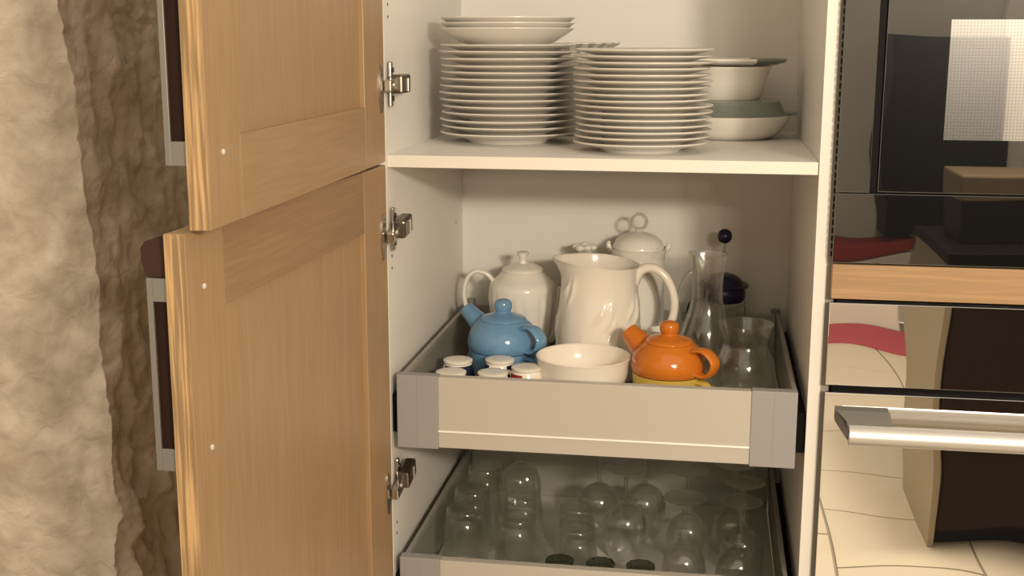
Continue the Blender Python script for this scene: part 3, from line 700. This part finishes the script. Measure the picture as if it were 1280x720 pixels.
# carafe
gc = thing('carafe', 'small clear glass carafe with waisted neck at the right front', 'carafe', (.4890, .2420, Z1))
outer = smoothprof([(.036, 0), (.044, .002), (.0480, .012), (.0485, .030), (.0440, .058), (.0350, .080), (.0325, .091), (.0350, .103), (.0400, .1150), (.0415, .1190)], 5)
MB().lathe(glass_wall(outer, .0024, .008), 64).build('body', M['glass'], gc, smooth=60)

# ================================================================ LOWER DRAWER CONTENTS
def tumbler(h, rt, rb, n):
    fl = lambda t, z, r: 1 + .016 * abs(math.cos(t * n / 2)) * (1 if (.006 < z < h - .012 and r > rt - .003) else 0)
    outer = [(rb - .0008, 0), (rb, .0008)] + [(rb + (rt - rb) * (k / 8) ** .9, .004 + (h - .010) * k / 8) for k in range(1, 9)] + [(rt - .0008, h - .002), (rt - .003, h), (rt - .006, h - .0008), (0, h - .0022)]
    inner = [(0, h - .015), (rt - .0065, h - .0145), (rt - .0035, h - .020)] + [(rb + (rt - rb) * (k / 8) ** .9 - .0019, .004 + (h - .010) * k / 8) for k in range(6, 0, -1)] + [(rb - .0022, 0)]
    return MB().lathe([(rb - .0022, 0)] + outer[::1] + [], 72, mod=fl), inner, fl
def make_tumbler(label, loc, h, rt, rb, n, group):
    mb, inner, fl = tumbler(h, rt, rb, n); mb.lathe(inner, 72)
    o = mb.build('tumbler', M['glass'], None, loc, smooth=60); return tag(o, label, 'glass', group)
G1 = 'tumblers upside down in the lower drawer'
H = .100
a = make_tumbler('upturned ribbed tumbler nearest the front left corner of the lower drawer', (.0716, .158, Z2), H, .0285, .0375, 12, G1)
def cp_(o, loc, label, rz):
    n = o.copy(); COL.objects.link(n); n.location = loc; n.rotation_euler = (0, 0, rz); n['label'] = label
cp_(a, (.0681, .2420, Z2), 'upturned ribbed tumbler in the middle of the left column', .3)
cp_(a, (.0694, .3450, Z2), 'upturned ribbed tumbler furthest back in the left column', .5)
cp_(a, (.1569, .1390, Z2), 'upturned ribbed tumbler at the front, second column from left', .1)
cp_(a, (.1522, .2262, Z2), 'upturned ribbed tumbler behind front one, second column from left', .7)
s_ = make_tumbler('small upturned tumbler at the front, third column from left', (.2463, .159, Z2), .080, .0265, .0335, 16, 'small tumblers in the lower drawer')
cp_(s_, (.2354, .2450, Z2), 'small upturned tumbler behind front one, third column from left', .2)

def upside(zs, zt, bowl, foot_r, stem_r, knob, H):
    """solid outer profile of an inverted stem glass (mouth at z=0)"""
def wine(label, loc, H, bowl, stem, foot_r, name='wine_glass', group='wine glasses upside down at the right of the lower drawer', mod=None):
    # bowl: outer (r,z) from mouth up to the stem root; stem: (r,z) up to the foot underside
    t = thing(name, label, 'glass', loc, random.uniform(0, 3), group)
    ins = [(max(r - .0014, .0006), z) for r, z in bowl if z < bowl[-1][1] - .007]
    MB().lathe([ins[0]] + bowl + [(0, bowl[-1][1] + .0005)], 56, mod=mod).lathe(ins + [(0, ins[-1][1] + .0015)], 56, mod=mod).build('bowl', M['glass'], t, smooth=60)
    MB().lathe([(0, bowl[-1][1] + .0007)] + stem + [(0, stem[-1][1] + .0002)], 28).build('stem', M['glass'], t, smooth=60)
    fz = stem[-1][1] + .0004
    MB().lathe([(0, fz), (.006, fz), (foot_r * .5, fz + .0016), (foot_r - .002, fz + .0034), (foot_r, fz + .0046), (foot_r - .0008, fz + .0058), (foot_r * .5, fz + .0048), (0, fz + .0040)], 56).build('foot', M['glass'], t, smooth=60)
    return t
wb = smoothprof([(.0300, 0), (.0330, .020), (.0335, .036), (.0290, .056), (.0180, .070), (.0080, .077)], 5)
ws = smoothprof([(.0080, .078), (.0085, .0810), (.0052, .0840), (.0048, .0860), (.0100, .0900), (.0048, .0945), (.0038, .100), (.0038, .125), (.0048, .136), (.0095, .1420)], 4)
W = [('upturned wine glass nearest the front beside the small round bowls, knobbed stem', (.4077, .130)), ('upturned wine glass in the front right corner of the lower drawer', (.4869, .127)),
     ('upturned wine glass behind the one in front right corner', (.4938, .2080)), ('upturned wine glass behind knobbed one, just under the upper drawer front', (.4110, .250)), ('upturned wine glass at the back right, foot half hidden by upper drawer', (.4830, .290))]
w0 = None
for lab, (x, y) in W:
    if w0 is None: w0 = wine(lab, (x, y, Z2), .15, wb, ws, .0320)
    else: dup(w0, (x, y, Z2), random.uniform(0, 3), lab)
bb = smoothprof([(.0250, 0), (.0300, .014), (.0350, .036), (.0345, .056), (.0270, .074), (.0140, .0840), (.0060, .0870)], 5)
bs_ = smoothprof([(.0060, .0880), (.0040, .0910), (.0034, .100), (.0034, .128), (.0050, .138), (.0090, .1430)], 4)
b0 = wine('upturned balloon glass in front of the other two balloon glasses', (.3130, .2430, Z2), .15, bb, bs_, .0330, 'balloon_glass', 'balloon glasses upside down in the middle of the lower drawer')
dup(b0, (.2640, .3280, Z2), .4, 'upturned balloon glass at back left of the balloon glasses')
dup(b0, (.3380, .3370, Z2), 1.4, 'upturned balloon glass at back right of the balloon glasses')
wine('upturned glass with swirled ribs at the back left of the lower drawer', (.1200, .4080, Z2), .15, bb, bs_, .0300, 'swirl_glass', None, mod=lambda t, z, r: 1 + .035 * math.sin(t * 9 + z * 50) * (1 if (.004 < z < .082) else 0)) if False else None
sg = wine('upturned glass with swirled ribs at the back left of the lower drawer', (.1200, .4080, Z2), .15, bb, bs_, .0150, 'swirl_glass', None, mod=lambda t, z, r: 1 + .040 * math.sin(t * 9 + z * 50))
# scalloped dessert glasses, only the feet show
def scal_glass():
    sc = lambda t, z, r: 1 + .09 * abs(math.sin(t * 5)) if z > .036 else 1
    return MB().lathe([(.0255, 0), (.0268, .001)] + smoothprof([(.0265, .012), (.0235, .028), (.0160, .038), (.0135, .044), (.0180, .052), (.0200, .0570)], 5) + [(.0190, .0600), (.0120, .0585), (0, .0570)], 80, mod=sc).lathe([(.0255, 0), (.0245, .012), (.0205, .027), (.010, .036), (0, .0375)], 60)
for i, (x, lab) in enumerate(((.2290, 'leftmost of three scalloped glass feet at the lower drawer front'), (.2890, 'middle of three scalloped glass feet at the lower drawer front'), (.3470, 'rightmost of three scalloped glass feet at the lower drawer front'))):
    if i == 0: s0 = scal_glass().build('dessert_glass', M['glass2'], None, (x, .078, Z2), smooth=60); tag(s0, lab, 'glass', 'scalloped dessert glasses at the drawer front')
    else: n = s0.copy(); COL.objects.link(n); n.location = (x, .078, Z2); n.rotation_euler = (0, 0, .4 * i); n['label'] = lab

# ================================================================ THE KITCHEN BEHIND THE CAMERA (seen in the oven glass)
isl = thing('island_cabinet', 'dark brown kitchen island with black worktop, seen mirrored in the oven door', 'cabinet', (0, 0, 0))
dkb = mat('wenge', (.020, .008, .005), .5, spec=.12); bg = mat('beige_panel', (.34, .28, .19), .6)
box('body', dkb, isl, 1.110, 2.55, -2.62, -2.055, FZ + .06, -.50)
box('side_panel', bg, isl, 1.090, 1.110, -2.63, -2.050, FZ + .002, -.50)
box('worktop', M['black'], isl, 1.085, 2.58, -2.66, -2.02, -.498, -.460, .003)
for k in range(3):
    dd = box('door', dkb, isl, 1.118 + k * .475, 1.586 + k * .475, -2.054, -2.036, FZ + .07, -.52, .002)
    MB().tube([(1.20 + k * .475, -2.03, -.60), (1.50 + k * .475, -2.03, -.60)], .005, 10).build('handle', M['alu'], dd)
box('plinth', M['black'], isl, 1.12, 2.54, -2.6, -2.10, FZ + .002, FZ + .06)
bench = thing('bench', 'white bench with long red cushion, seen mirrored at the left of the oven glass', 'bench', (0, 0, 0))
box('base', mat('bench_white', (.72, .68, .60), .4), bench, .25, 1.46, -5.28, -5.05, FZ + .002, -.99, .01)
box('cushion', mat('red_cloth', (.35, .05, .05), .9, bump=.3, bscale=120), bench, .27, 1.46, -5.27, -5.06, -.988, -.90, .02)
rg = box('rug', mat('red_rug', (.42, .07, .09), .95, bump=.4, bscale=150), None, .2, 1.5, -5.02, -4.46, FZ + .0025, FZ + .014, .003)
tag(rg, 'red rug on pale tiles, mirrored as a red band in the oven glass', 'rug')
tv = thing('wall_cupboard', 'black cupboard hung on the far wall, mirrored in the microwave glass', 'cupboard', (0, 0, 0))
box('body', M['black'], tv, 1.29, 1.86, -5.29, -4.95, -.86, .15, .004)
box('door', M['black'], tv, 1.295, 1.572, -4.949, -4.93, -.85, .14, .003); box('door', M['black'], tv, 1.578, 1.855, -4.949, -4.93, -.85, .14, .003)
d2 = thing('white_door', 'white panelled door in the far wall, mirrored in the microwave window', 'door', (0, 0, 0))
wd = mat('door_white', (.80, .76, .70), .4)
box('leaf', wd, d2, 1.90, 2.75, -5.295, -5.25, FZ + .004, .70, .002); box('panel', wd, d2, 2.03, 2.62, -5.249, -5.24, -.9, -.4, .003); box('panel', wd, d2, 2.03, 2.62, -5.249, -5.24, -.3, .5, .003)

bb_ = thing('bread_bin', 'black bread bin with wooden lid on the island worktop, mirrored in the microwave glass', 'bread bin', (0, 0, 0))
box('body', M['black'], bb_, 1.15, 1.75, -2.47, -2.22, -.4595, -.300, .006)
box('lid', wood('dark_lid_wood', (.09, .06, .03), (.14, .10, .055), 'X', .5), bb_, 1.145, 1.755, -2.475, -2.215, -.2995, -.226, .006)
